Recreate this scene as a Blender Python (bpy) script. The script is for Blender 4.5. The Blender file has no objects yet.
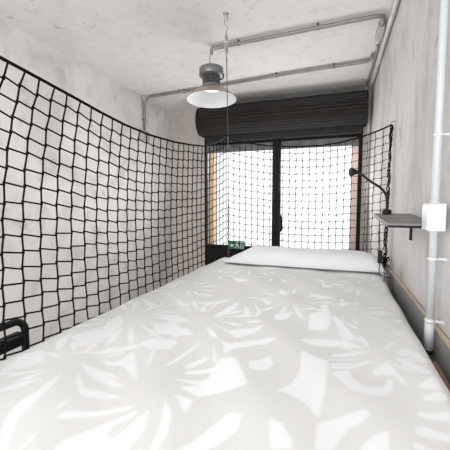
import bpy, bmesh, math, random
import numpy as np
from mathutils import Vector, Matrix

random.seed(7)
SC = bpy.context.scene
H = 2.45                       # height of the camera above the room floor
PI = math.pi

# ---------------------------------------------------------------- camera, world, lights
cam_d = bpy.data.cameras.new('camera')
cam_d.sensor_width = 36.0
cam_d.lens = 317.0 / 450.0 * 36.0
cam_d.clip_start = 0.02
cam = bpy.data.objects.new('camera', cam_d)
SC.collection.objects.link(cam)
_d = Vector(((336.0 - 225.0) / 317.0, (225.0 - 202.0) / 317.0, -1.0)).normalized()
_p = math.atan(23.0 / 317.0)
_u = Vector((0.0, math.cos(_p), math.sin(_p)))
_x = _d.cross(_u).normalized()
cam.matrix_world = Matrix.Translation((0, 0, H)) @ Matrix((_x, _d, _u)).to_4x4()
SC.camera = cam

SC.view_settings.view_transform = 'Standard'
SC.view_settings.look = 'None'
SC.view_settings.gamma = 1.0
SC.view_settings.use_curve_mapping = False
SC.view_settings.exposure = 0.52

W = bpy.data.worlds.new('overcast_sky')
SC.world = W
W.use_nodes = True
bg = W.node_tree.nodes['Background']
bg.inputs['Color'].default_value = (0.96, 0.98, 1.0, 1)
bg.inputs['Strength'].default_value = 0.95


def area(name, loc, rot, sx, sy, power, col=(1, 1, 1)):
    l = bpy.data.lights.new(name, 'AREA')
    l.shape = 'RECTANGLE'
    l.size, l.size_y, l.energy, l.color = sx, sy, power, col
    o = bpy.data.objects.new(name, l)
    o.location = (loc[0], loc[1], loc[2] + H)
    o.rotation_euler = rot
    SC.collection.objects.link(o)
    return o


# fill lamp added behind the bunk, and daylight through the shop window ahead
area('fill_rear', (-0.9, -1.72, 0.1), (PI / 2 + 0.18, 0, 0), 2.3, 1.9, 74, (1.0, 0.995, 0.985))
area('daylight_front', (-0.75, 4.2, 0.05), (PI / 2 + 0.55, 0, PI), 1.9, 1.25, 18, (1.0, 0.99, 0.985))

# ---------------------------------------------------------------- helpers
def link(o):
    SC.collection.objects.link(o)
    return o


def tag(o, label=None, cat=None, group=None, kind=None):
    if label: o['label'] = label
    if cat: o['category'] = cat
    if group: o['group'] = group
    if kind: o['kind'] = kind
    return o


def thing(name, label, cat, loc, group=None):
    o = bpy.data.objects.new(name, None)
    o.empty_display_size = 0.05
    o.location = (loc[0], loc[1], loc[2] + H)
    link(o)
    return tag(o, label, cat, group)


def world_loc(o):
    v = Vector(o.location)
    while o.parent:
        o = o.parent
        v = v + Vector(o.location)
    return v


class MB:
    """collects shapes in camera-height coordinates, then links them as one mesh object"""

    def __init__(s):
        s.bm = bmesh.new()

    def box(s, a, b, bevel=0.0, seg=2, R=None, at=None):
        a2 = [min(a[i], b[i]) for i in range(3)]
        b2 = [max(a[i], b[i]) for i in range(3)]
        t = bmesh.new()
        r = bmesh.ops.create_cube(t, size=1.0)
        for v in r['verts']:
            v.co = Vector([(a2[i] + b2[i]) / 2 + v.co[i] * (b2[i] - a2[i]) for i in range(3)])
        if bevel:
            bmesh.ops.bevel(t, geom=t.edges[:], offset=bevel, segments=seg, profile=0.5, affect='EDGES')
        if R is not None:
            c = Vector(at)
            for v in t.verts: v.co = c + R @ (v.co - c)
        s._merge(t)
        return s

    def _merge(s, t, smooth=False):
        m = {}
        for v in t.verts: m[v] = s.bm.verts.new(v.co)
        for f in t.faces:
            nf = s.bm.faces.new([m[v] for v in f.verts])
            nf.smooth = smooth
        t.free()

    def tube(s, pts, r, n=10, closed=False, caps=True):
        pts = [Vector(p) for p in pts]
        rs = r if isinstance(r, (list, tuple)) else [r] * len(pts)
        N = len(pts)
        rings, ref = [], None
        for i, p in enumerate(pts):
            if closed:
                t = pts[(i + 1) % N] - pts[i - 1]
            else:
                t = pts[min(i + 1, N - 1)] - pts[max(i - 1, 0)]
            t.normalize()
            if ref is None:
                ref = Vector((0, 0, 1)) if abs(t.z) < 0.9 else Vector((1, 0, 0))
            a = (ref - t * ref.dot(t))
            if a.length < 1e-5: a = t.orthogonal()
            a.normalize()
            ref = a
            b = t.cross(a)
            rings.append([s.bm.verts.new(p + (a * math.cos(2 * PI * k / n) + b * math.sin(2 * PI * k / n)) * rs[i]) for k in range(n)])
        M = N if closed else N - 1
        for i in range(M):
            A, B = rings[i], rings[(i + 1) % N]
            for k in range(n):
                f = s.bm.faces.new((A[k], A[(k + 1) % n], B[(k + 1) % n], B[k]))
                f.smooth = True
        if caps and not closed:
            s.bm.faces.new(list(reversed(rings[0])))
            s.bm.faces.new(rings[-1])
        return s

    def lathe(s, prof, c, n=32, axis=(0, 0, 1), smooth=True):
        """prof: (radius, height along axis)"""
        ax = Vector(axis).normalized()
        u = ax.orthogonal().normalized()
        w = ax.cross(u)
        c = Vector(c)
        rings = []
        for r, h in prof:
            if r < 1e-6:
                rings.append([s.bm.verts.new(c + ax * h)])
            else:
                rings.append([s.bm.verts.new(c + ax * h + (u * math.cos(2 * PI * k / n) + w * math.sin(2 * PI * k / n)) * r) for k in range(n)])
        for A, B in zip(rings[:-1], rings[1:]):
            for k in range(n):
                k2 = (k + 1) % n
                if len(A) == 1 and len(B) == 1: continue
                if len(A) == 1: vs = (A[0], B[k2], B[k])
                elif len(B) == 1: vs = (A[k], A[k2], B[0])
                else: vs = (A[k], A[k2], B[k2], B[k])
                f = s.bm.faces.new(vs)
                f.smooth = smooth
        return s

    def prism(s, poly, d):
        """poly: list of 3-D points in one plane, d: extrusion vector"""
        d = Vector(d)
        A = [s.bm.verts.new(Vector(p)) for p in poly]
        B = [s.bm.verts.new(Vector(p) + d) for p in poly]
        n = len(A)
        s.bm.faces.new(list(reversed(A)))
        s.bm.faces.new(B)
        for k in range(n):
            s.bm.faces.new((A[k], A[(k + 1) % n], B[(k + 1) % n], B[k]))
        return s

    def grid(s, rows, wrap=False, smooth=True):
        vs = [[s.bm.verts.new(Vector(p)) for p in r] for r in rows]
        for i in range(len(vs) - 1):
            n = len(vs[i])
            for j in range(n if wrap else n - 1):
                f = s.bm.faces.new((vs[i][j], vs[i][(j + 1) % n], vs[i + 1][(j + 1) % n], vs[i + 1][j]))
                f.smooth = smooth
        return vs

    def build(s, name, mat, parent=None, fix=True):
        if fix: bmesh.ops.recalc_face_normals(s.bm, faces=s.bm.faces[:])
        off = Vector((0, 0, H))
        o = bpy.data.objects.new(name, None) if False else None
        me = bpy.data.meshes.new(name)
        if parent is not None:
            base = world_loc(parent)
            for v in s.bm.verts: v.co = v.co + off - base
        else:
            lo = [min(v.co[i] for v in s.bm.verts) for i in range(3)]
            hi = [max(v.co[i] for v in s.bm.verts) for i in range(3)]
            base = Vector(((lo[0] + hi[0]) / 2, (lo[1] + hi[1]) / 2, lo[2])) + off
            for v in s.bm.verts: v.co = v.co + off - base
        s.bm.to_mesh(me)
        s.bm.free()
        o = bpy.data.objects.new(name, me)
        if parent is not None: o.parent = parent
        else: o.location = base
        if mat is not None: me.materials.append(mat)
        return link(o)


def arc(c, a, b, ang0, ang1, n=8):
    """points on an arc about c spanned by unit vectors a, b scaled to the radius"""
    c, a, b = Vector(c), Vector(a), Vector(b)
    return [c + a * math.cos(ang0 + (ang1 - ang0) * i / n) + b * math.sin(ang0 + (ang1 - ang0) * i / n) for i in range(n + 1)]


def smooth_path(pts, n=6):
    """Catmull-Rom through pts"""
    P = [Vector(p) for p in pts]
    P = [P[0] * 2 - P[1]] + P + [P[-1] * 2 - P[-2]]
    out = []
    for i in range(1, len(P) - 2):
        for k in range(n):
            t = k / n
            out.append(0.5 * ((2 * P[i]) + (-P[i - 1] + P[i + 1]) * t + (2 * P[i - 1] - 5 * P[i] + 4 * P[i + 1] - P[i + 2]) * t * t
                              + (-P[i - 1] + 3 * P[i] - 3 * P[i + 1] + P[i + 2]) * t ** 3))
    out.append(P[-2])
    return out


# ---------------------------------------------------------------- materials
def new_mat(name):
    m = bpy.data.materials.new(name)
    m.use_nodes = True
    nt = m.node_tree
    return m, nt, nt.nodes['Principled BSDF']


def plain(name, col, rough=0.5, metal=0.0, var=0.06, scale=30.0, spec=0.5):
    """one colour with a little procedural wear"""
    m, nt, b = new_mat(name)
    tc = nt.nodes.new('ShaderNodeTexCoord')
    nz = nt.nodes.new('ShaderNodeTexNoise')
    nz.inputs['Scale'].default_value = scale
    nz.inputs['Detail'].default_value = 4
    nt.links.new(tc.outputs['Object'], nz.inputs['Vector'])
    r = nt.nodes.new('ShaderNodeValToRGB')
    r.color_ramp.elements[0].position = 0.3
    r.color_ramp.elements[1].position = 0.7
    r.color_ramp.elements[0].color = (*[c * (1 - var) for c in col], 1)
    r.color_ramp.elements[1].color = (*[min(1, c * (1 + var)) for c in col], 1)
    nt.links.new(nz.outputs['Fac'], r.inputs['Fac'])
    nt.links.new(r.outputs['Color'], b.inputs['Base Color'])
    b.inputs['Roughness'].default_value = rough
    b.inputs['Metallic'].default_value = metal
    b.inputs['Specular IOR Level'].default_value = spec
    return m


def plaster(name, base, stain, scratch, stretch=(1, 1, 1), s1=2.0, s2=9.0, amt=0.5, rough=0.85, spot=(0.60, 0.72)):
    """old limewashed plaster: broad stains, streaks and dark scuffs"""
    m, nt, b = new_mat(name)
    N = nt.nodes.new
    L = nt.links.new
    tc = N('ShaderNodeTexCoord')
    mp = N('ShaderNodeMapping')
    mp.inputs['Scale'].default_value = stretch
    L(tc.outputs['Object'], mp.inputs['Vector'])

    def noise(scale, detail, rough_, dist, vec):
        n = N('ShaderNodeTexNoise')
        n.inputs['Scale'].default_value = scale
        n.inputs['Detail'].default_value = detail
        n.inputs['Roughness'].default_value = rough_
        n.inputs['Distortion'].default_value = dist
        L(vec, n.inputs['Vector'])
        return n.outputs['Fac']

    def ramp(v, a, bb):
        r = N('ShaderNodeMapRange')
        r.inputs['From Min'].default_value = a
        r.inputs['From Max'].default_value = bb
        r.interpolation_type = 'SMOOTHSTEP'
        L(v, r.inputs['Value'])
        return r.outputs['Result']

    def mixc(f, a, bb):
        x = N('ShaderNodeMix')
        x.data_type = 'RGBA'
        if hasattr(f, 'is_output'): L(f, x.inputs[0])
        else: x.inputs[0].default_value = f
        for sock, v in ((x.inputs[6], a), (x.inputs[7], bb)):
            if hasattr(v, 'is_output'): L(v, sock)
            else: sock.default_value = (*v, 1)
        return x.outputs[2]

    def mul(v, k):
        q = N('ShaderNodeMath')
        q.operation = 'MULTIPLY'
        L(v, q.inputs[0])
        if hasattr(k, 'is_output'): L(k, q.inputs[1])
        else: q.inputs[1].default_value = k
        return q.outputs[0]

    broad = mul(ramp(noise(s1, 5, 0.6, 0.6, mp.outputs['Vector']), 0.42, 0.7), amt)
    c = mixc(broad, base, stain)
    streak = mul(ramp(noise(s2, 6, 0.65, 0.2, mp.outputs['Vector']), 0.5, 0.72), amt * 0.8)
    c = mixc(streak, c, [q * 0.86 for q in stain])
    big = ramp(noise(1.1, 2, 0.5, 0.0, tc.outputs['Object']), 0.45, 0.62)
    sc_ = mul(mul(ramp(noise(s2 * 1.7, 3, 0.55, 0.8, mp.outputs['Vector']), spot[0], spot[1]), big), 0.75)
    c = mixc(sc_, c, scratch)
    L(c, b.inputs['Base Color'])
    b.inputs['Roughness'].default_value = rough
    b.inputs['Specular IOR Level'].default_value = 0.25
    bp = N('ShaderNodeBump')
    bp.inputs['Strength'].default_value = 0.25
    bp.inputs['Distance'].default_value = 0.01
    L(noise(s2 * 2, 6, 0.6, 0.0, mp.outputs['Vector']), bp.inputs['Height'])
    L(bp.outputs['Normal'], b.inputs['Normal'])
    return m


def wood(name, a, bcol, rough=0.6, stretch=(6, 0.6, 6)):
    m, nt, b = new_mat(name)
    tc = nt.nodes.new('ShaderNodeTexCoord')
    mp = nt.nodes.new('ShaderNodeMapping')
    mp.inputs['Scale'].default_value = stretch
    nz = nt.nodes.new('ShaderNodeTexNoise')
    nz.inputs['Scale'].default_value = 6
    nz.inputs['Detail'].default_value = 5
    nz.inputs['Distortion'].default_value = 0.6
    r = nt.nodes.new('ShaderNodeValToRGB')
    r.color_ramp.elements[0].position = 0.35
    r.color_ramp.elements[1].position = 0.68
    r.color_ramp.elements[0].color = (*a, 1)
    r.color_ramp.elements[1].color = (*bcol, 1)
    nt.links.new(tc.outputs['Object'], mp.inputs['Vector'])
    nt.links.new(mp.outputs['Vector'], nz.inputs['Vector'])
    nt.links.new(nz.outputs['Fac'], r.inputs['Fac'])
    nt.links.new(r.outputs['Color'], b.inputs['Base Color'])
    b.inputs['Roughness'].default_value = rough
    return m


def emitter(name, col, strength):
    m, nt, b = new_mat(name)
    b.inputs['Base Color'].default_value = (*col, 1)
    b.inputs['Emission Color'].default_value = (*col, 1)
    b.inputs['Emission Strength'].default_value = strength
    return m


def glass_mat(name):
    m = bpy.data.materials.new(name)
    m.use_nodes = True
    nt = m.node_tree
    nt.nodes.clear()
    out = nt.nodes.new('ShaderNodeOutputMaterial')
    mix = nt.nodes.new('ShaderNodeMixShader')
    tr = nt.nodes.new('ShaderNodeBsdfTransparent')
    gl = nt.nodes.new('ShaderNodeBsdfGlossy')
    gl.inputs['Roughness'].default_value = 0.03
    fr = nt.nodes.new('ShaderNodeFresnel')
    fr.inputs['IOR'].default_value = 1.3
    nt.links.new(fr.outputs[0], mix.inputs[0])
    nt.links.new(tr.outputs[0], mix.inputs[1])
    nt.links.new(gl.outputs[0], mix.inputs[2])
    nt.links.new(mix.outputs[0], out.inputs[0])
    return m


M_ceil = plaster('ceiling_limewash', (0.76, 0.75, 0.735), (0.68, 0.66, 0.64), (0.40, 0.385, 0.37), s1=1.1, s2=8.0, amt=0.7, spot=(0.61, 0.72))
M_left = plaster('left_wall_limewash', (0.77, 0.755, 0.74), (0.60, 0.565, 0.545), (0.44, 0.40, 0.375), s1=1.5, s2=4.0, amt=0.9, spot=(0.60, 0.76))
M_back = plaster('front_wall_plaster', (0.52, 0.475, 0.45), (0.42, 0.37, 0.345), (0.33, 0.29, 0.26), s1=2.0, s2=7.0, amt=0.6)
M_right = plaster('right_wall_limewash', (0.63, 0.615, 0.61), (0.47, 0.45, 0.445), (0.28, 0.25, 0.235), stretch=(1.6, 1.6, 0.7), s1=1.6, s2=3.2, amt=0.85, spot=(0.60, 0.74))
M_floor = plaster('concrete_floor', (0.33, 0.32, 0.31), (0.25, 0.24, 0.23), (0.16, 0.16, 0.15), s1=1.5, s2=8)
M_brick = plaster('outdoor_brick', (0.92, 0.66, 0.42), (0.95, 0.78, 0.56), (0.8, 0.5, 0.3), s1=4, s2=14)
M_pinkpier = plaster('outdoor_pink_render', (0.97, 0.74, 0.70), (0.98, 0.84, 0.80), (0.9, 0.62, 0.56), s1=4, s2=14)
M_dark = plain('dark_brown_metal', (0.017, 0.014, 0.012), 0.5, 0.0, 0.25, 14, 0.3)
M_frame = plain('black_steel_frame', (0.008, 0.007, 0.0065), 0.6, 0.0, 0.2, 20, 0.2)
M_greyband = plain('grey_mottled_metal', (0.16, 0.16, 0.16), 0.7, 0.0, 0.35, 8)
M_glass = glass_mat('window_glass')
M_cord = plain('black_net_cord', (0.006, 0.006, 0.0065), 0.85, 0, 0.2, 60, 0.1)
M_galv = plain('galvanised_steel', (0.40, 0.385, 0.365), 0.38, 0.6, 0.10, 25)
M_conduit = plain('grey_steel_conduit', (0.25, 0.235, 0.22), 0.42, 0.3, 0.10, 12)
M_cornerpipe = plain('dull_grey_pipe', (0.52, 0.51, 0.495), 0.4, 0.1, 0.08, 10)
M_cable = plain('dark_steel_cable', (0.07, 0.068, 0.065), 0.5, 0.3, 0.15, 40)
M_whitepipe = plain('white_painted_pipe', (0.53, 0.555, 0.58), 0.4, 0, 0.04, 8)
M_whiteplastic = plain('white_plastic', (0.62, 0.63, 0.64), 0.4, 0, 0.02, 8)
M_greybox = plain('grey_plastic', (0.42, 0.42, 0.42), 0.55, 0, 0.05, 10)
M_shelf = plain('grey_laminate', (0.20, 0.195, 0.19), 0.6, 0, 0.06, 14)
M_black = plain('black_metal', (0.007, 0.007, 0.0075), 0.5, 0.0, 0.15, 30, 0.25)
M_board = plain('grey_painted_board', (0.30, 0.295, 0.29), 0.6, 0, 0.12, 9)
M_ply = wood('raw_plywood_edge', (0.44, 0.34, 0.25), (0.60, 0.50, 0.40), 0.7)
M_redwood = wood('reddish_timber', (0.17, 0.075, 0.045), (0.27, 0.13, 0.08), 0.6)
M_sheetplain = plain('white_cotton', (0.80, 0.81, 0.81), 0.8, 0, 0.01, 6, 0.2)
M_pillow = plain('white_pillow_cotton', (0.73, 0.755, 0.785), 0.8, 0, 0.01, 6, 0.2)
M_lampgrey = plain('grey_aluminium', (0.20, 0.20, 0.20), 0.45, 0.5, 0.08, 20)
M_lampshade = plain('brushed_aluminium_reflector', (0.42, 0.37, 0.33), 0.4, 0.6, 0.06, 20)
M_shadein = plain('white_reflector_enamel', (0.86, 0.87, 0.90), 0.5, 0, 0.01, 10)
M_led = emitter('lit_diffuser', (0.96, 0.97, 1.0), 0.6)
M_green = plain('green_sign_face', (0.015, 0.16, 0.075), 0.4, 0, 0.05, 20)
M_signwhite = plain('white_sign_print', (0.70, 0.76, 0.72), 0.5, 0, 0.02, 20)
M_slat = wood('pine_slat', (0.45, 0.32, 0.19), (0.60, 0.45, 0.28), 0.6)


# ---------------------------------------------------------------- room shell
XW, XL, YB, YR, ZC, ZF = 0.37, -2.36, 4.25, -1.8, 1.345, -H
WX0, WX1, WZ1 = -1.80, 0.292, 0.93          # the shop-window opening, down to the floor


def struct(name, mb, mat, parent=None):
    o = mb.build(name, mat, parent)
    if parent is None: o['kind'] = 'structure'
    return o


struct('floor', MB().box((XL - .2, YR - .2, ZF - .1), (XW + .2, YB + .2, ZF)), M_floor)
struct('ceiling', MB().box((XL - .2, YR - .2, ZC), (XW + .2, YB + .2, ZC + .15)), M_ceil)
struct('wall_left', MB().box((XL - .2, YR - .2, ZF), (XL, YB + .2, ZC)), M_left)
struct('wall_right', MB().box((XW, YR - .2, ZF), (XW + .2, YB + .2, ZC)), M_right)
wb = MB()
wb.box((XL, YB, ZF), (WX0, YB + .2, ZC)).box((WX1, YB, ZF), (XW, YB + .2, ZC)).box((WX0, YB, WZ1), (WX1, YB + .2, ZC))
struct('wall_front', wb, M_back)
wr = MB()
RX0, RX1, RZ0, RZ1 = -2.1, 0.25, -0.95, 1.05
wr.box((XL, YR - .2, ZF), (RX0, YR, ZC)).box((RX1, YR - .2, ZF), (XW, YR, ZC))
wr.box((RX0, YR - .2, ZF), (RX1, YR, RZ0)).box((RX0, YR - .2, RZ1), (RX1, YR, ZC))
struct('wall_rear', wr, M_left)
w2 = thing('added_window', None, None, (-0.9, YR - .1, RZ0)); w2['kind'] = 'structure'  # unseen rear window, added to give the fill lamp an opening
MB().box((RX0, YR - .14, RZ0), (RX0 + .06, YR - .06, RZ1)).box((RX1 - .06, YR - .14, RZ0), (RX1, YR - .06, RZ1)) \
    .box((RX0 + .06, YR - .14, RZ0), (RX1 - .06, YR - .06, RZ0 + .06)).box((RX0 + .06, YR - .14, RZ1 - .06), (RX1 - .06, YR - .06, RZ1)) \
    .build('window_frame', M_frame, w2)

# shop window under the shutter box: frame, panes, lower panels, handle
w1 = thing('window_1', None, None, (-0.75, YB + .05, ZF)); w1['kind'] = 'structure'
fy0, fy1 = YB + .012, YB + .075
SIL = -0.62
PZ1 = 0.80
ML, MR = -0.814, -0.708                       # mullion
MB().box((WX0, fy0, ZF), (WX0 + .025, fy1, WZ1), .004).build('frame_post', M_frame, w1)
MB().box((WX1 - .045, fy0, ZF), (WX1, fy1, WZ1), .004).build('frame_post', M_frame, w1)
MB().box((ML, fy0 - .02, ZF), (MR, fy1, WZ1), .006).build('mullion', M_frame, w1)
for x0, x1 in ((WX0 + .025, ML), (MR, WX1 - .045)):
    MB().box((x0, fy0, SIL - .03), (x1, fy1, SIL), .003).build('sill_rail', M_frame, w1)
    MB().box((x0, fy0, PZ1), (x1, fy1, WZ1), .003).build('head_rail', M_frame, w1)
    MB().box((x0, fy0 + .02, .70), (x1, fy0 + .045, PZ1)).build('grey_band', M_greyband, w1)  # mottled grey strip between pane top and head rail
    MB().box((x0, fy0 + .03, SIL), (x1, fy0 + .036, .70)).build('pane', M_glass, w1)
    p = MB().box((x0, fy0 + .015, ZF), (x1, fy0 + .05, SIL - .03))
    for k in range(5):
        zz = SIL - .12 - k * .34
        p.box((x0 + .03, fy0 + .008, zz - .012), (x1 - .03, fy0 + .015, zz))
    p.build('lower_panel', M_frame, w1)
hx = MR + .012
MB().box((hx - .03, fy0 - .032, -.40), (hx + .012, fy0 - .02, -.17), .004).tube(
    smooth_path([(hx + .0, fy0 - .025, -.19), (hx + .02, fy0 - .07, -.21), (hx + .02, fy0 - .07, -.36), (hx + .0, fy0 - .025, -.38)], 5), .011, 8) \
    .build('handle', M_black, w1)

# sunlit masonry just outside the glass
struct('trim_1', MB().box((-2.4, YB + .3, ZF), (-1.80, YB + .5, 1.9)), M_brick)
struct('trim_2', MB().box((0.184, YB + .24, ZF), (0.8, YB + .5, 1.9)), M_pinkpier)

# ---------------------------------------------------------------- roller shutter box
sb = thing('roller_shutter_box', 'dark brown ribbed roller shutter box above the shop window', 'shutter box', (-.72, YB - .15, .86))
prof = []
yc, zc2 = YB - .002, 0.90
outline = [(0, .0), (-.20, .0), (-.235, .02), (-.285, .07), (-.31, .13), (-.31, .21), (-.285, .27), (-.24, .315), (-.17, .335), (0, .335)]
# ribbed front: ridges between the outline's points
rib = []
cum = [0.0]
for p_, q_ in zip(outline[:-1], outline[1:]):
    cum.append(cum[-1] + math.hypot(q_[0] - p_[0], q_[1] - p_[1]))
NRIB = 96
for k in range(NRIB + 1):
    s_ = cum[-1] * k / NRIB
    oy_ = float(np.interp(s_, cum, [p_[0] for p_ in outline]))
    oz_ = float(np.interp(s_, cum, [p_[1] for p_ in outline]))
    e_ = .01
    ty = float(np.interp(s_ + e_, cum, [p_[0] for p_ in outline]) - np.interp(s_ - e_, cum, [p_[0] for p_ in outline]))
    tz = float(np.interp(s_ + e_, cum, [p_[1] for p_ in outline]) - np.interp(s_ - e_, cum, [p_[1] for p_ in outline]))
    ln = math.hypot(ty, tz) or 1
    q_ = (0, .009, .012, .003)[k % 4] if 8 < k < NRIB - 4 else 0
    rib.append((oy_ - tz / ln * q_, oz_ + ty / ln * q_))
rows = [[(x, yc + q[0], .91 + q[1] * 1.09) for q in rib] for x in (-1.76, .298)]
m = MB()
m.grid(rows, smooth=False)
m.build('ribbed_cover', M_dark, sb)
for x0, x1 in ((-1.79, -1.758), (.296, .314)):
    m = MB()
    m.prism([(x0, yc + q[0] * 1.04, .905 + q[1] * 1.12) for q in outline], (x1 - x0, 0, 0))
    m.build('end_cap', M_black, sb)
m = MB()
gear = []
for k in range(36):
    a = k / 36 * 2 * PI
    rg_ = .125 if k % 4 < 2 else .102
    gear.append((-1.805, YB - .16 + rg_ * math.cos(a), 1.07 + rg_ * math.sin(a)))
m.prism(gear, (.016, 0, 0))
m.build('bearing_bracket', M_black, sb)
m = MB()
m.box((-1.72, YB - .13, .815), (.27, YB - .06, .91), .006)
for k in range(3):
    m.box((-1.72, YB - .136, .825 + k * .026), (.27, YB - .128, .838 + k * .026))
m.build('shutter_slats', M_dark, sb)

# ---------------------------------------------------------------- bunk bed
def bx(y):                                    # slight skew of the bed in the room
    return 0.018 * (y - 1.0)


BL, BR, BY0, BY1 = -0.913, 0.283, 0.24, 2.47
bed = thing('loft_bed', 'high bunk bed frame with short reddish timber block under the white mattress', 'bed', (-.3, 1.36, ZF))
ZR = -.66
skew = lambda pts: [(x + bx(y), y, z) for x, y, z in pts]
for xa, xb, mt in ((BL - .075, BL - .035, M_frame), (BR + .006, BR + .036, M_frame)):
    m = MB()
    zt_ = .04
    m.prism(skew([(xa, BY0, ZR - .10), (xb, BY0, ZR - .10), (xb, BY1, ZR - .10), (xa, BY1, ZR - .10)]), (0, 0, .10 + zt_))
    m.build('side_rail', mt, bed)
MB().prism(skew([(BR + .006, BY0, ZR + .04), (BR + .030, BY0, ZR + .04), (BR + .030, 1.15, ZR + .04), (BR + .006, 1.15, ZR + .04)]), (0, 0, .11)).build('timber_block', M_redwood, bed)
for ya, yb_ in ((BY0 - .03, BY0), (BY1 + .05, BY1 + .08)):
    MB().prism(skew([(BL - .075, ya, ZR - .10), (BR + .012, ya, ZR - .10), (BR + .012, yb_, ZR - .10), (BL - .075, yb_, ZR - .10)]), (0, 0, .12)).build('end_rail', M_frame, bed)
for k in range(14):
    y = BY0 + .08 + k * .16
    MB().box((BL - .035 + bx(y), y - .035, ZR - .03), (BR + .006 + bx(y), y + .035, ZR - .012), .002).build('slat', M_slat, bed)
for x, y in ((BL - .055, BY0 - .015), (BL - .055, BY1 + .065), (BR - .004, BY0 - .015), (BR - .004, BY1 + .065)):
    MB().box((x - .025 + bx(y), y - .025, ZF), (x + .025 + bx(y), y + .025, ZR + .02), .003).build('leg', M_frame, bed)
# board along the wall, raw ply edge on top
wbd = thing('wall_board', 'long grey board with raw plywood top edge between mattress and right wall', 'board', (.357, 1.25, -.70))
MB().box((.349, -.1, -.70), (.3645, 2.60, -.461)).build('panel', M_board, wbd)
o = MB().box((.348, -.1, -.461), (.3655, 2.60, -.455), .0015).build('top_edge', M_ply, wbd)
o['label'] = 'raw plywood top edge'

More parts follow.
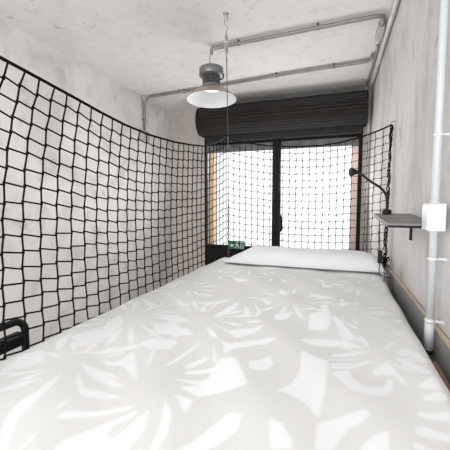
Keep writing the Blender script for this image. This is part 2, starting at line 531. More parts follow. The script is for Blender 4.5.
# mattress with its patterned cover: the white leaf shapes of the weave, traced in bed coordinates (mm)
LEAVES = [
  [(-841,576),(-879,662),(-836,711),(-770,648),(-807,606)],
  [(-838,573),(-787,591),(-728,612),(-775,581),(-821,562)],
  [(-757,516),(-738,553),(-700,587),(-710,540),(-740,504)],
  [(-566,380),(-636,440),(-663,494),(-647,569),(-628,507),(-613,448),(-555,384)],
  [(-661,676),(-602,668),(-522,636),(-475,625),(-503,612),(-562,622),(-619,644)],
  [(-570,567),(-570,580),(-512,588),(-451,584),(-491,564),(-542,556)],
  [(-537,473),(-540,501),(-482,521),(-414,569),(-412,554),(-461,517)],
  [(-480,410),(-475,442),(-440,493),(-394,558),(-391,536),(-421,500),(-408,475),(-390,476),(-374,559),(-370,566),(-349,510),(-349,456)],
  [(-560,494),(-566,512),(-560,537),(-555,511)],
  [(-632,716),(-574,716),(-564,783),(-460,650),(-545,707),(-589,692)],
  [(-746,713),(-665,755),(-615,800),(-557,841),(-575,796),(-651,738)],
  [(-831,803),(-775,882),(-699,893),(-706,833),(-780,781)],
  [(-789,705),(-851,769),(-847,826),(-801,760)],
  [(-532,392),(-541,419),(-538,439),(-529,410)],
  [(-436,736),(-426,816),(-401,931),(-405,862),(-423,759)],
  [(-474,713),(-520,810),(-516,823),(-486,757)],
  [(-388,762),(-349,836),(-337,819),(-370,755)],
  [(-382,693),(-299,714),(-310,829),(-267,854),(-193,728),(-235,684),(-287,646),(-353,665),(-306,689)],
  [(-350,637),(-296,629),(-294,582)],
  [(-357,608),(-320,572),(-297,509),(-297,474),(-309,470),(-323,529)],
  [(-266,485),(-243,514),(-224,568),(-204,615),(-178,616),(-175,571),(-198,521),(-217,502)],
  [(-375,735),(-302,782),(-297,757),(-360,726)],
  [(-580,838),(-550,888),(-476,900),(-468,840),(-525,809)],
  [(-359,915),(-318,836),(-313,798)],
  [(-347,945),(-295,925),(-304,886)],
  [(-584,933),(-475,986),(-450,959),(-532,922)],
  [(-88,961),(-42,922),(-10,913),(-14,768),(-24,659),(-51,696),(-91,721),(-121,724),(-96,762),(-79,824)],
  [(-223,845),(-199,857),(-173,898),(-155,853),(-161,813),(-208,800)],
  [(-118,621),(-93,614),(-69,580),(-63,556),(-100,543),(-114,592)],
  [(-4,851),(46,886),(44,818)],
  [(-324,927),(-255,977),(-180,1017),(-227,956),(-288,903),(-306,862)],
  [(-26,642),(12,672),(67,719),(79,712),(64,679),(31,647),(12,599),(3,579),(-25,569)],
  [(-1,969),(51,998),(113,1027),(50,976),(-1,951)],
  [(-1,907),(48,928),(116,967),(55,903),(0,869)],
  [(0,855),(45,859),(63,825),(81,813),(124,834),(135,874),(144,869),(142,830),(115,788),(78,776),(42,788)],
  [(108,890),(126,941),(146,968),(163,918),(144,894)],
  [(164,1038),(216,1079),(249,1045),(262,1008),(221,1014)],
  [(173,1008),(208,989),(253,940),(226,922),(185,952)],
  [(204,824),(250,847),(254,828),(240,810),(202,800)],
  [(179,758),(197,755),(242,775),(234,744),(190,737),(177,740)],
  [(161,698),(178,709),(221,699),(215,679),(175,674),(160,680)],
  [(148,651),(164,648),(178,640),(146,629)],
  [(49,595),(72,638),(109,670),(102,614)],
  [(197,857),(255,932),(252,854),(216,849)],
  [(13,1157),(56,1127),(89,1084),(34,1091)],
  [(-8,1063),(33,1052),(101,1051),(42,1030)],
  [(-800,955),(-803,1029),(-746,974),(-719,901),(-745,847)],
  [(-622,983),(-580,1032),(-529,1015),(-542,963),(-564,911)],
  [(-856,1243),(-784,1216),(-705,1170),(-734,1137)],
  [(-659,1079),(-585,1067),(-528,1068),(-560,1022)],
  [(-883,1156),(-917,1278),(-903,1313),(-841,1146)],
  [(-858,1460),(-841,1578),(-805,1632),(-792,1448)],
  [(-782,755),(-758,815),(-697,823),(-714,766)],
  [(-721,1318),(-631,1244),(-583,1213),(-634,1219)],
  [(-444,1111),(-428,1250),(-402,1349),(-391,1263),(-404,1179)],
  [(-573,1266),(-502,1314),(-443,1384),(-468,1303),(-517,1241)],
  [(-511,1161),(-528,1215),(-517,1241),(-493,1167)],
  [(-370,1314),(-335,1262),(-315,1210),(-340,1183),(-338,1221)],
  [(-342,1370),(-297,1296),(-274,1225),(-286,1184),(-298,1255)],
  [(-226,1241),(-197,1290),(-176,1278),(-177,1204),(-210,1183)],
  [(-332,1448),(-263,1398),(-274,1348)],
  [(-600,1212),(-625,1295),(-587,1216)],
  [(-658,1090),(-579,1100),(-504,1056),(-578,1047)],
  [(-584,966),(-527,1001),(-473,990),(-496,940),(-556,919)],
  [(-343,1035),(-268,1076),(-232,1119),(-258,1037),(-308,979)],
  [(-316,1122),(-276,1153),(-239,1149),(-279,1119)],
  [(-241,965),(-200,1017),(-169,1015),(-208,956)],
  [(-584,1793),(-458,1755),(-516,1697)],
  [(-618,1403),(-536,1404),(-569,1365)],
  [(-262,1555),(-207,1604),(-220,1487)],
  [(-90,1289),(-44,1344),(-54,1424),(-28,1456),(-6,1264),(-15,1164),(-41,1141),(-84,1141)],
  [(-6,1281),(11,1305),(52,1173),(74,1100),(50,1104),(21,1163)],
  [(22,1291),(49,1250),(99,1190),(63,1192)],
  [(143,1389),(196,1447),(235,1402),(174,1362)],
  [(-105,1037),(-58,1067),(11,1078),(66,1051),(-63,1006)],
  [(204,1337),(257,1339),(229,1296)],
  [(-71,1816),(-5,1770),(-51,1721)],
  [(-121,1604),(-46,1575),(11,1542),(-73,1539)],
  [(11,1470),(91,1521),(36,1434)],
  [(195,1209),(244,1212),(209,1173)],
  [(-193,1272),(-159,1303),(-171,1206)],
]

rg = random.Random(5)
for cx_, cy_, n_, R_ in ((-560, 2080, 11, 210), (-120, 2010, 12, 200), (210, 2130, 9, 180), (-330, 1880, 7, 150), (130, 1800, 8, 150), (-700, 1830, 7, 130), (-739, 1005, 13, 230), (-488, 1104, 13, 230), (-732, 1475, 12, 210), (-189, 1449, 12, 220), (123, 988, 11, 150), (46, 1388, 11, 190), (-684, 675, 10, 170), ):
    for k in range(n_):
        a = 2 * PI * k / n_ + rg.uniform(-.2, .2)
        r0, r1, w_ = R_ * rg.uniform(.25, .4), R_ * rg.uniform(.75, 1.1), rg.uniform(5, 14)
        ca, sa = math.cos(a), math.sin(a)
        rm = r0 + (r1 - r0) * .65
        LEAVES.append([(cx_ + ca * r0, cy_ + sa * r0), (cx_ + ca * rm - sa * w_, cy_ + sa * rm + ca * w_), (cx_ + ca * r1, cy_ + sa * r1), (cx_ + ca * rm + sa * w_, cy_ + sa * rm - ca * w_)])


def weave_field(X, Y):
    """signed distance (m, negative inside) to the nearest white leaf"""
    D = np.full(X.shape, 0.05)
    for poly in LEAVES:
        P = np.array(poly, float) / 1000.0
        # round the outline once (Chaikin)
        Q = []
        for i in range(len(P)):
            a, b = P[i], P[(i + 1) % len(P)]
            Q += [a * .91 + b * .09, a * .09 + b * .91]
        P = np.array(Q)
        lo, hi = P.min(0) - .05, P.max(0) + .05
        sel = np.where((X > lo[0]) & (X < hi[0]) & (Y > lo[1]) & (Y < hi[1]))[0]
        if not len(sel): continue
        x, y = X[sel], Y[sel]
        d = np.full(x.shape, 9.0)
        ins = np.zeros(x.shape, bool)
        for i in range(len(P)):
            a, b = P[i], P[(i + 1) % len(P)]
            e = b - a
            t = np.clip(((x - a[0]) * e[0] + (y - a[1]) * e[1]) / max(e.dot(e), 1e-12), 0, 1)
            d = np.minimum(d, np.hypot(x - a[0] - t * e[0], y - a[1] - t * e[1]))
            c = (a[1] > y) != (b[1] > y)
            xi = a[0] + (y - a[1]) / (e[1] if abs(e[1]) > 1e-12 else 1e-12) * e[0]
            ins ^= c & (x < xi)
        D[sel] = np.minimum(D[sel], np.where(ins, -d, d))
    return D


def satin():
    m, nt, b = new_mat('leaf_jacquard_satin')
    N, L = nt.nodes.new, nt.links.new
    at = N('ShaderNodeAttribute')
    at.attribute_name = 'weave'
    mr = N('ShaderNodeMapRange')
    mr.interpolation_type = 'SMOOTHSTEP'
    mr.inputs['From Min'].default_value = -.005
    mr.inputs['From Max'].default_value = .006
    L(at.outputs['Fac'], mr.inputs['Value'])
    tc = N('ShaderNodeTexCoord')
    nz = N('ShaderNodeTexNoise')
    nz.inputs['Scale'].default_value = 5
    nz.inputs['Detail'].default_value = 3
    L(tc.outputs['Object'], nz.inputs['Vector'])
    mix = N('ShaderNodeMix')
    mix.data_type = 'RGBA'
    mix.inputs[6].default_value = (.83, .855, .88, 1)
    mix.inputs[7].default_value = (.715, .718, .712, 1)
    L(mr.outputs['Result'], mix.inputs[0])
    L(mix.outputs[2], b.inputs['Base Color'])
    rr = N('ShaderNodeMapRange')
    rr.inputs['To Min'].default_value = .42
    rr.inputs['To Max'].default_value = .7
    L(mr.outputs['Result'], rr.inputs['Value'])
    L(rr.outputs['Result'], b.inputs['Roughness'])
    b.inputs['Specular IOR Level'].default_value = .3
    bp = N('ShaderNodeBump')
    bp.inputs['Strength'].default_value = .25
    bp.inputs['Distance'].default_value = .012
    L(nz.outputs['Fac'], bp.inputs['Height'])
    L(bp.outputs['Normal'], b.inputs['Normal'])
    return m


mat_t = thing('mattress', 'mattress on the bunk in a white and beige leaf-patterned satin cover', 'mattress', (-.3, 1.36, ZR - .012))
ZT = -.45


def sheet_point(u, v, inset=0.0):
    """u across, v along: a rounded slab seen from above, 0..1"""
    return u, v


nx, ny = 190, 330
hw, hl = (BR - BL) / 2, (BY1 - BY0) / 2
cx, cy = (BL + BR) / 2, (BY0 + BY1) / 2
EDGE = .042
us = np.linspace(-1, 1, nx + 1)
vs = np.linspace(-1, 1, ny + 1)


def prof_edge(t, half):
    """parameter -1..1 -> (offset from centre, drop), wrapping round a soft edge and down the side"""
    s_ = t * (half + .11)
    a = abs(s_)
    flat = half - EDGE
    if a <= flat: return s_, 0.0
    q = (a - flat)
    qa = EDGE * PI / 2
    sg = 1 if s_ > 0 else -1
    if q < qa:
        th = q / EDGE
        return sg * (flat + EDGE * math.sin(th)), EDGE * (1 - math.cos(th))
    return sg * half, EDGE + (q - qa)


pu = [prof_edge(u, hw) for u in us]
pv = [prof_edge(v, hl) for v in vs]
def puff(x, y):
    return .0035 * math.sin(x * 9 + 1.7 * math.sin(y * 5)) * math.sin(y * 7 + x * 3) + .002 * math.sin(x * 23 + y * 17)


rows, flatX, flatY = [], [], []
for j, (oy, dy) in enumerate(pv):
    r = []
    for i, (ox, dx) in enumerate(pu):
        y = cy + oy
        x = cx + ox + bx(y) * (0.6 - 0.4 * ox / hw)
        d = min(.17, max(dx, dy) + min(dx, dy) * .3)
        z = ZT - d + (puff(x, y) if d < .03 else 0)
        r.append((x, y, z))
        flatX.append(x + math.copysign(dx, ox))
        flatY.append(y + math.copysign(dy, oy))
    rows.append(r)
m = MB()
m.grid(rows)
sheet = m.build('patterned_cover', satin(), mat_t, fix=False)
w = weave_field(np.array(flatX), np.array(flatY))
# plain white hem along the outer left side
w = np.where(np.array(flatX) < BL + .018 + .018 * (np.array(flatY) - 1.0), -.02, w)
att = sheet.data.attributes.new('weave', 'FLOAT', 'POINT')
att.data.foreach_set('value', w.astype(np.float32))
MB().prism(skew([(BL + .004, BY0 + .004, ZR - .012), (BR - .004, BY0 + .004, ZR - .012), (BR - .004, BY1 - .004, ZR - .012), (BL + .004, BY1 - .004, ZR - .012)]), (0, 0, .15)).build('core', M_sheetplain, mat_t)
hem = [(BL - .001 + bx(y), y, ZT - .035) for y in np.linspace(BY0 + .05, BY1 - .05, 40)]
MB().tube(hem, .005, 8).build('piping', M_sheetplain, sheet)

# ---------------------------------------------------------------- pillow
def pillow(x0, x1, y0, y1, z0, h):
    m = MB()
    n1, n2 = 60, 26
    cx_, cy_ = (x0 + x1) / 2, (y0 + y1) / 2
    top, bot = [], []
    for j in range(n2 + 1):
        v = -1 + 2 * j / n2
        rt, rb = [], []
        for i in range(n1 + 1):
            u = -1 + 2 * i / n1
            # rounded-rectangle plan, corners drawn in
            pin = 1 - .05 * (u * u) * (1 - v * v) * 0 - .0
            x = cx_ + u * (x1 - x0) / 2 * (1 - .012 * (1 - abs(v)) ** 2)
            y = cy_ + v * (y1 - y0) / 2 * (1 - .07 * abs(u) ** 6)
            e = (min(1.0, (1 + u) / .36) ** .85 if u < 0 else max(0.0, (1 - abs(u) ** 9)) ** .55) * max(0.0, (1 - abs(v) ** 3.2)) ** .62
            wr_ = .004 * math.sin(u * 17 + v * 3) * (1 - abs(v)) + .003 * math.sin(u * 7 - v * 5)
            t = h * e * (1 + wr_ * 6)
            rt.append((x + bx(y), y, z0 + t * .84))
            rb.append((x + bx(y), y, z0 - t * .10 + .0))
        top.append(rt)
        bot.append(rb)
    m.grid(top)
    m.grid([list(reversed(r)) for r in bot])
    bmesh.ops.remove_doubles(m.bm, verts=m.bm.verts[:], dist=.0004)
    return m


pl = pillow(-.79, .280, 2.13, 2.475, ZT + .017, .118).build('pillow', M_pillow)
tag(pl, 'long plain white pillow lying across the head of the bunk mattress', 'pillow')

# ---------------------------------------------------------------- safety net
net = thing('safety_net', 'black knotted safety net hung along the left side and head of the bunk', 'net', (-.84, 2.49, ZT - .2))


def xnet(y): return -.928 + .035 * (y - .6)


C = .065
NB = -.62                                     # lower edge, tucked beside the mattress
ROPE_Y = [.25, .45, .615, .756, .948, 1.074, 1.227, 1.421, 1.67, 1.9, 2.083, 2.262, 2.40, 2.49]
ROPE_Z = [.475, .445, .424, .407, .382, .364, .347, .339, .347, .367, .391, .435, .48, .53]
BACK_X = [-.845, -.80, -.68, -.522, -.333, -.119, .016, .178, .30, .352]
BACK_Z = [.53, .505, .472, .441, .423, .419, .432, .468, .510, .535]
YN = 2.495


def rope_left(y): return float(np.interp(y, ROPE_Y, ROPE_Z))
def rope_back(x): return float(np.interp(x, BACK_X, BACK_Z))


def net_panel(cols, rowsn, fn, r, jg):
    """fn(s, t) -> point; s column index, t 0 (bottom) .. 1 (top)"""
    m = MB()
    P = [[Vector(fn(i, j / rowsn)) for j in range(rowsn + 1)] for i in range(cols + 1)]
    for i in range(cols + 1):
        m.tube(P[i], r, 5)
    for j in range(rowsn):
        for i in range(cols):
            jog = Vector((0, 0, jg)) if 0 < j else Vector((0, 0, 0))
            m.tube([P[i][j] + jog, P[i + 1][j] - jog], r, 5, caps=False)
    for i in range(cols + 1):
        for j in range(1, rowsn):
            if (i + j) % 1 == 0:
                c = P[i][j]
                m.tube([c - Vector((0, 0, .007)), c - Vector((0, 0, .003)), c + Vector((0, 0, .003)), c + Vector((0, 0, .007))], [.0030, .0042, .0042, .0030], 5, caps=False)
    return m


NR = 20
NY0 = .06
ncol = int((YN - NY0) / C)


def left_fn(i, t):
    y = NY0 + (YN - NY0) * i / ncol
    j = round(t * NR)
    yy = y + (.05 * t + .14 * t ** 4) * math.exp(-max(0, y - .45) / .6) * (1 - i / ncol)
    yy += (.0022 if (i + j) % 2 else -.0022) * (0 if i in (0, ncol) else 1)
    yy = min(max(yy, .02), YN)
    top = rope_left(yy)
    z = NB + (top - NB) * t + .0025 * math.sin(i * 1.7 + j * 2.3) * (0 < t < 1) + .003 * math.sin(i * .9 + j * .8) * (0 < t < 1)
    bow = .018 * math.sin(PI * t) * math.sin(PI * i / ncol)
    return (xnet(yy) - bow, yy, z)


ncb = 24


def back_fn(i, t):
    f = i / ncb
    x = -.845 + (.352 + .845) * f
    j = round(t * NR)
    x += (.002 if (i + j) % 2 else -.002) * (0 if i in (0, ncb) else 1)
    top = rope_back(x)
    z = NB + (top - NB) * t + .003 * math.sin(i * 2.1 + j * 1.3) * (0 < t < 1)
    pull = .06 * max(0, f - .78) * (1 - t)
    return (x - pull, YN + .012 * math.sin(PI * f) * math.sin(PI * t), z)


a = net_panel(ncol, NR, left_fn, .0030, .0042).build('netting', M_cord, net, fix=False)
b = net_panel(ncb, NR, back_fn, .0021, .0035).build('netting', M_cord, net, fix=False)
pts = [(xnet(y), y, rope_left(y)) for y in np.linspace(.25, 2.47, 60)] + [(x, YN, rope_back(x)) for x in np.linspace(-.84, .352, 34)]
MB().tube(pts, .0055, 8).build('border_rope', M_cord, net)
MB().tube(smooth_path([(xnet(.25), .25, rope_left(.25)), (xnet(.25) + .002, .245, .50), (xnet(.25) - .01, .22, .95), (xnet(.25) - .015, .20, ZC - .001)], 4), .005, 8).build('hanging_cord', M_cord, net)
# gathered lashing down the wall side
rr = random.Random(3)
m = MB()
for s_ in range(7):
    ph = rr.uniform(0, 6)
    pp = []
    for k in range(60):
        t = k / 59
        x = .348 - .012 * t + (.006 + .007 * t) * math.sin(k * (.5 + .13 * s_) + ph) + rr.uniform(-.003, .003)
        pp.append((x, YN - .01 + .012 * math.cos(k * .95 + ph * 2), .53 - 1.02 * t))
    m.tube(pp, .0020, 5)
for k in range(16):
    z = .50 - k * .062
    x = .348 - .012 * (k / 16)
    m.tube([(x + .007 * math.cos(q), YN - .01 + .009 * math.sin(q), z + .010 * math.sin(q + k)) for q in np.linspace(0, 2 * PI, 10)[:-1]], .0028, 5, closed=True)
for k in range(12):                            # slack knotted bunch at the mattress corner
    c0 = Vector((.335 + rr.uniform(-.012, .012), YN - .06 + rr.uniform(-.05, .04), -.425 + rr.uniform(-.03, .05)))
    e1 = Vector((rr.uniform(-1, 1), rr.uniform(-1, 1), rr.uniform(-1, 1))).normalized() * .017
    e2 = e1.orthogonal().normalized() * .012
    m.tube([c0 + e1 * math.cos(q) + e2 * math.sin(q) for q in np.linspace(0, 2 * PI, 12)[:-1]], .003, 5, closed=True)
m.build('lashing_cord', M_cord, net)
m = MB()
for k in range(6):
    m.tube([(.350 + .010 * math.cos(q), YN + .006 * k - .015 + .004 * math.sin(q * 2), .508 + .020 * math.sin(q + k) - .014 * k) for q in np.linspace(0, 2 * PI, 12)[:-1]], .0028, 6, closed=True)
m.build('tie_knot', M_cord, net)
MB().tube([(.372, YN, .555), (.352, YN, .555), (.346, YN, .545), (.346, YN, .53), (.354, YN, .522), (.362, YN, .53)], .004, 8).build('wall_hook', M_galv, net)

# ---------------------------------------------------------------- hanging cable and chain at the net corner
hc = thing('suspension_cable', 'thin steel cable with turnbuckle hanging from the ceiling to the net corner', 'cable', (-.775, 2.24, ZC))
A = Vector((-.775, 2.24, ZC))
B = Vector((-.842, 2.483, .53))
def along(t): return A + (B - A) * t
dirv = (B - A).normalized()
side = dirv.orthogonal().normalized()
side2 = dirv.cross(side)
MB().lathe([(0, .0), (.02, .0), (.02, -.006), (.006, -.008), (.006, -.03)], A, 16).tube(
    [A + Vector((.013 * math.cos(q), 0, -.042 + .013 * math.sin(q))) for q in np.linspace(0, 2 * PI, 14)[:-1]], .0045, 8, closed=True).build('ceiling_eye', M_galv, hc)
P0 = A + Vector((0, 0, -.05))
L0 = (B - P0).length
d0 = (B - P0).normalized()
def al(s_): return P0 + d0 * s_
MB().tube(smooth_path([al(0) + side * .008, al(.012) + side * .013, al(.03) + side * .0, al(.045) - side * .013, al(.065) - side * .002, al(.075) + side * .004], 5), .0038, 8).build('hook', M_galv, hc)
m = MB()
for sg in (-1, 1):
    m.tube([al(.085), al(.095) + side * .010 * sg, al(.195) + side * .010 * sg, al(.205)], .005, 8)
m.tube([al(.07), al(.12)], .005, 8).tube([al(.17), al(.235)], .005, 8)
for q_ in (.085, .195):
    m.tube([al(q_), al(q_ + .014)], .009, 8)
m.build('turnbuckle', M_galv, hc)
MB().tube([al(.225), al(L0)], .0035, 8).build('cable', M_cable, hc)
for q_ in (.25, .34):
    MB().tube([al(q_), al(q_ + .018)], [.008, .008], 8).tube([al(q_ + .006) - side2 * .012, al(q_ + .006) + side2 * .012], .004, 6).build('cable_clamp', M_galv, hc)
Bz = [.53, -.02]
MB().tube([(B.x, B.y, .53), (B.x + .002, B.y + .004, -.02)], .003, 8).build('cable', M_cable, hc)
zz, k = -.02, 0
while zz > -.64:
    c0 = Vector((B.x + .003, B.y + .006, zz - .014))
    e = Vector((.0075, 0, 0)) if k % 2 else Vector((0, .0075, 0))
    pts = [c0 + e * math.cos(q) + Vector((0, 0, .0155 * math.sin(q))) for q in np.linspace(0, 2 * PI, 13)[:-1]]
    MB().tube(pts, .0028, 6, closed=True).build('chain_link', M_cable, hc)
    zz -= .025
    k += 1

# ---------------------------------------------------------------- conduits
def conduit(name, label, pts, r, mat, clips, cat='pipe'):
    t = thing(name, label, cat, pts[0])
    MB().tube(pts, r, 12).build('tube', mat, t)
    for c_, u_, n_ in clips:                   # c: centre, u: pipe direction, n: towards the surface
        c_, u_, n_ = Vector(c_), Vector(u_).normalized(), Vector(n_).normalized()
        w_ = u_.cross(n_)
        m = MB()
        m.tube([c_ - u_ * .009, c_ + u_ * .009], r + .004, 12)
        cc = c_ + n_ * (r + .003)
        q = [cc + w_ * sx * (r + .016) + u_ * sy * .009 for sx, sy in ((-1, -1), (1, -1), (1, 1), (-1, 1))]
        m.prism(q, n_ * .0015)
        m.build('saddle_clip', mat, t)
    return t


zc1 = ZC - .0215
lowp = [(-2.335, 3.57, .90), (-2.335, 3.57, 1.20)] + arc((-2.235, 3.57, 1.226), (-.10, 0, 0), (0, 0, .10), 0, PI / 2, 8) \
    + [(-1.4, 3.50, zc1), (-.5, 3.41, zc1), (.16, 3.37, zc1)] + smooth_path([(.20, 3.368, zc1), (.255, 3.36, zc1), (.276, 3.32, zc1), (.278, 3.25, zc1)], 4)
conduit('steel_conduit', 'grey steel conduit crossing the ceiling behind the lamp and dropping down the left wall', lowp, .0155, M_conduit,
        [((-1.75, 3.531, zc1), (1, -.05, 0), (0, 0, 1)), ((-.62, 3.42, zc1), (1, -.05, 0), (0, 0, 1)), ((-.05, 3.382, zc1), (1, -.05, 0), (0, 0, 1)), ((-2.335, 3.57, 1.05), (0, 0, 1), (-1, 0, 0))])
upp = [(-1.052, 2.655, 1.28), (-1.052, 2.655, 1.305)] + arc((-1.037, 2.655, 1.311), (-.015, 0, 0), (0, 0, .015), 0, PI / 2, 4) \
    + [(-.9, 2.645, zc1), (-.3, 2.615, zc1), (.20, 2.59, zc1)] + smooth_path([(.23, 2.588, zc1), (.270, 2.60, zc1), (.290, 2.64, zc1), (.292, 2.715, zc1)], 4)
conduit('steel_conduit', 'grey steel conduit on the ceiling that ends above the hanging bell lamp', upp, .0155, M_conduit,
        [((-.80, 2.64, zc1), (1, -.04, 0), (0, 0, 1)), ((-.16, 2.608, zc1), (1, -.04, 0), (0, 0, 1))])
cp = [(.343, -1.6, ZC - .03), (.343, 2.0, ZC - .03), (.343, 4.05, ZC - .03)] + arc((.343, 4.05, ZC - .13), (0, 0, .10), (0, .115, 0), 0, PI / 2, 8)[1:] + [(.343, 4.165, .3), (.343, 4.165, ZF + .01)]
conduit('corner_pipe', 'long steel pipe running along the joint of ceiling and right wall then down the corner', cp, .021, M_cornerpipe,
        [((.343, y, ZC - .03), (0, 1, 0), (1, 0, 0)) for y in (1.2, 2.55, 3.6)])
# second thin tube beside it, from the grey box to the shutter
conduit('steel_conduit', 'thin steel tube running from the small grey ceiling box towards the shutter box',
        [(.296, 2.99, ZC - .02), (.306, 3.15, ZC - .02), (.308, 3.6, ZC - .02), (.296, 3.95, ZC - .02)] + arc((.296, 3.95, ZC - .08), (0, 0, .06), (0, .06, 0), 0, PI / 2, 5)[1:] + [(.296, 4.01, 1.262)], .011, M_conduit, [])
g = thing('junction_box', 'small grey box with a white plug fixed to the ceiling beside the corner pipe', 'junction box', (.312, 2.82, ZC - .05))
MB().box((.268, 2.72, ZC - .052), (.314, 2.92, ZC - .001), .006).build('body', M_greybox, g)
o = MB().box((.277, 2.92, ZC - .038), (.306, 3.0, ZC - .006), .004).build('plug', M_whiteplastic, g)
o['label'] = 'white plug at the end of the grey box'
jb = MB().box((XL + .001, 3.49, .79), (XL + .05, 3.65, .91), .008)
o = jb.build('junction_box', M_greybox)
tag(o, 'pale grey junction box under the conduit on the left wall, behind the net', 'junction box')

# ---------------------------------------------------------------- right wall: white pipe, box, shelf
PX, PY = .3275, 1.29
wp = thing('wall_pipe', 'white vertical pipe clipped to the right wall in front of the bed board', 'pipe', (PX, PY, -.53))
MB().tube([(PX, PY, -.53), (PX, PY, 1.33)], .0135, 16).build('tube', M_whitepipe, wp)
MB().tube([(PX, PY, -.53), (PX, PY, -.415)], .0155, 16).build('coupling', M_whitepipe, wp)
MB().tube([(PX, PY, -.545), (PX, PY, -.53)], .0165, 16).build('end_cap', M_black, wp)
for z in (.23, -.20, -.425):
    m = MB()
    m.tube([(PX, PY, z - .006), (PX, PY, z + .006)], .0165, 16)
    m.box((PX + .005, PY - .004, z - .004), (XW - .0005, PY + .004, z + .004))
    m.box((XW - .004, PY - .010, z - .007), (XW - .0005, PY + .010, z + .007), .001)
    m.build('pipe_clip', M_whiteplastic, wp)
jbx = thing('junction_box', 'white square junction box around the vertical pipe on the right wall', 'junction box', (.33, 1.29, -.105))
MB().box((.300, 1.25, -.100), (.352, 1.325, -.005), .003).build('body', M_whiteplastic, jbx)
MB().box((.296, 1.253, -.097), (.3005, 1.322, -.008), .002).build('lid', M_whiteplastic, jbx)
MB().tube([(PX, 1.29, -.107), (PX, 1.29, -.0995)], .0165, 16).build('gland', M_whiteplastic, jbx)
MB().tube([(PX, 1.29, -.0055), (PX, 1.29, .003)], .0165, 16).build('gland', M_whiteplastic, jbx)

sh = thing('wall_shelf', 'small grey wall shelf on a black bracket beside the white junction box', 'shelf', (.28, 1.6, -.1))
R3 = Matrix.Rotation(math.radians(2.6), 3, 'X')
m = MB()
m.box((.19, 1.365, -.0905), (XW - .002, 1.86, -.082), .002, R=R3, at=(.28, 1.37, -.09))
m.build('board', M_shelf, sh)
m = MB()
m.box((.190, 1.363, -.0985), (XW - .002, 1.85, -.090), .001, R=R3, at=(.28, 1.37, -.09))
m.build('under_frame', M_black, sh)
m = MB()
m.box((.215, 1.828, -.084), (XW - .001, 1.845, -.078)).box((XW - .012, 1.828, -.195), (XW - .001, 1.845, -.078))
m.build('bracket', M_black, sh)

# ---------------------------------------------------------------- reading lamp on the shelf
rl = thing('reading_lamp', 'black gooseneck reading lamp standing at the far end of the grey shelf', 'lamp', (.245, 1.79, -.062))
LY = 1.80
m = MB()
m.lathe([(0, 0), (.021, 0), (.022, .004), (.021, .02), (.012, .026), (0, .026)], (.246, LY, -.0625), 20)
m.build('base', M_black, rl)
neck = smooth_path([(.246, LY, -.04), (.2465, LY, -.01), (.239, LY, .036), (.212, LY, .073), (.165, LY, .106), (.124, LY, .141), (.102, LY, .156)], 8)
MB().tube(neck, .0062, 10).build('gooseneck', M_black, rl)
hd = Vector((-.75, -.35, .02)).normalized()
MB().lathe([(0, -.012), (.008, -.010), (.010, .004), (.014, .015), (.022, .030), (.023, .038), (.0, .034)], Vector((.103, LY, .155)), 20, axis=hd).build('lamp_head', M_black, rl)
cord = smooth_path([(.236, LY + .012, -.054), (.225, 1.872, -.050), (.224, 1.885, -.075), (.226, 1.89, -.15), (.232, 1.895, -.27)], 5)
rcord = MB().tube(cord, .0025, 6).build('cord', M_black, rl)
m = MB()
m.box((.222, 1.885, -.335), (.244, 1.907, -.262), .006)
m.box((.229, 1.882, -.31), (.237, 1.886, -.285), .001)
m.tube(smooth_path([(.233, 1.896, -.335), (.236, 1.92, -.39), (.27, 1.98, -.425), (.318, 2.03, -.44)], 5), .0025, 6)
m.build('switch', M_black, rcord)

# ---------------------------------------------------------------- pendant lamp
LX, LYY = -1.053, 2.655
pd = thing('pendant_lamp', 'grey finned bell pendant lamp hanging from the ceiling conduit', 'lamp', (LX, LYY, .90))
sh_ = MB()
prof = [(.080, 1.020), (.086, 1.016), (.104, 1.004), (.142, .977), (.186, .942), (.214, .911), (.217, .905)]
tilt = Matrix.Rotation(math.radians(-2.0), 3, 'X') @ Matrix.Rotation(math.radians(-1.0), 3, 'Y')
axis = tilt @ Vector((0, 0, 1))
pc = Vector((LX, LYY, .958))
P_ = lambda pr: [(r, h - .97) for r, h in pr]
refl = MB().lathe(P_(prof), pc, 48, axis=axis).build('reflector', M_lampshade, pd)
MB().lathe(P_([(.217, .905), (.214, .9045), (.210, .910), (.183, .938), (.139, .972), (.102, .998), (.084, 1.010), (.0, 1.011)]), pc, 48, axis=axis).build('inner_shade', M_shadein, refl, fix=False)
MB().lathe(P_([(.0, .994), (.06, .994), (.076, .999), (.076, 1.009)]), pc, 32, axis=axis).build('diffuser', M_led, pd)
m = MB()
m.lathe(P_([(.0, 1.018), (.084, 1.018), (.084, 1.026), (.05, 1.028), (.05, 1.12), (0, 1.12)]), pc, 32, axis=axis)
for k in range(26):
    a_ = 2 * PI * k / 26
    d_ = Vector((math.cos(a_), math.sin(a_), 0))
    n_ = Vector((-math.sin(a_), math.cos(a_), 0)) * .0018
    q = [d_ * .045, d_ * .078]
    poly = [pc + tilt @ (q[0] + Vector((0, 0, .055)) - n_), pc + tilt @ (q[1] + Vector((0, 0, .055)) - n_), pc + tilt @ (q[1] + Vector((0, 0, .145)) - n_), pc + tilt @ (q[0] + Vector((0, 0, .145)) - n_)]
    m.prism(poly, tilt @ (n_ * 2))
sink = m.build('heat_sink', M_lampgrey, pd)
MB().lathe(P_([(.0, 1.108), (.100, 1.108), (.106, 1.112), (.106, 1.168), (.101, 1.174), (0, 1.176)]), pc, 40, axis=axis).build('driver_cap', M_greybox if False else M_lampgrey, pd)
m = MB()
m.tube([pc + tilt @ Vector(v) for v in ((.103, 0, .145), (.114, 0, .135), (.114, 0, .115), (.10, 0, .10), (.074, 0, .098))], .006, 8)
m.build('cable_loop', M_black, sink)
top = pc + tilt @ Vector((0, 0, .205))
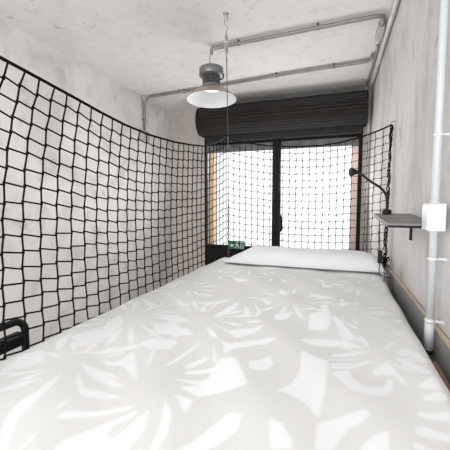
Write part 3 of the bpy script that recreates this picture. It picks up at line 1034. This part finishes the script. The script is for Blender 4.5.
MB().tube(smooth_path([top, top + Vector((.004, 0, .02)), Vector((LX - .016, LYY, 1.235)), Vector((LX - .01, LYY, 1.262)), Vector((LX, LYY, 1.279))], 5), .0065, 8).build('flex', M_greybox, pd)
l = bpy.data.lights.new('pendant_glow', 'AREA')
l.shape = 'DISK'
l.size = .34
l.energy = 7
l.color = (1.0, .96, .90)
lo = bpy.data.objects.new('pendant_glow', l)
lo.location = pc + tilt @ Vector((0, 0, -.07)) + Vector((0, 0, H))
link(lo)

# ---------------------------------------------------------------- green exit sign on the window rail
es = thing('exit_sign', 'small green exit sign with white pictogram on the window sill rail behind the chain', 'sign', (-1.31, YB - .02, -.66))
MB().box((-1.425, YB - .012, -.662), (-1.195, YB + .010, -.548), .003).build('panel', M_green, es)
pan = es.children[0] if es.children else [o for o in SC.collection.objects if o.parent == es][0]
m = MB()
sy = YB - .0125
def flat(poly): m.prism([(x, sy, z) for x, z in poly], (0, -.0012, 0))
# arrow
flat([(-1.405, -.612), (-1.375, -.585), (-1.375, -.600), (-1.345, -.600), (-1.345, -.624), (-1.375, -.624), (-1.375, -.639)])
# running figure
flat([(-1.300 + .010 * math.cos(q), -.572 + .010 * math.sin(q)) for q in np.linspace(0, 2 * PI, 11)[:-1]])
flat([(-1.308, -.585), (-1.288, -.585), (-1.280, -.615), (-1.298, -.618)])
flat([(-1.298, -.614), (-1.288, -.612), (-1.312, -.632), (-1.330, -.648), (-1.336, -.640), (-1.318, -.628)])
flat([(-1.290, -.613), (-1.280, -.613), (-1.268, -.630), (-1.262, -.652), (-1.272, -.652), (-1.278, -.634)])
flat([(-1.308, -.587), (-1.304, -.596), (-1.325, -.606), (-1.330, -.598)])
# doorway
flat([(-1.250, -.560), (-1.210, -.560), (-1.210, -.652), (-1.218, -.652), (-1.218, -.568), (-1.242, -.568), (-1.242, -.652), (-1.250, -.652)])
m.build('pictogram', M_signwhite, pan)

# ---------------------------------------------------------------- ladder at the side of the bunk
ld = thing('bunk_ladder', 'black tubular ladder top with wide step standing left of the bunk behind the net', 'ladder', (-1.02, .58, ZF))
LXX = -1.035
y0, y1 = .37, .803
zt = -.414
m = MB()
rail = [(LXX - .02, y0, ZF + .012), (LXX, y0, zt - .04)] + arc((LXX, y0 + .04, zt - .04), (0, -.04, 0), (0, 0, .04), 0, PI / 2, 6) + \
       arc((LXX, y1 - .04, zt - .04), (0, 0, .04), (0, .04, 0), 0, PI / 2, 6) + [(LXX - .02, y1, ZF + .012)]
m.tube(rail, .0125, 12)
lrail = m.build('rail', M_black, ld)
zz, first = -.476, True
while zz > ZF + .15:
    MB().box((LXX - .03, y0 + .005, zz - .02), (LXX + .022, y1 - .005, zz + .016 if first else zz + .006), .003).build('step', M_black, ld)
    zz -= .28
    first = False
for y in (y0, y1):
    MB().tube([(LXX - .02, y, ZF), (LXX - .02, y, ZF + .03)], .016, 12).build('foot', M_black, lrail)
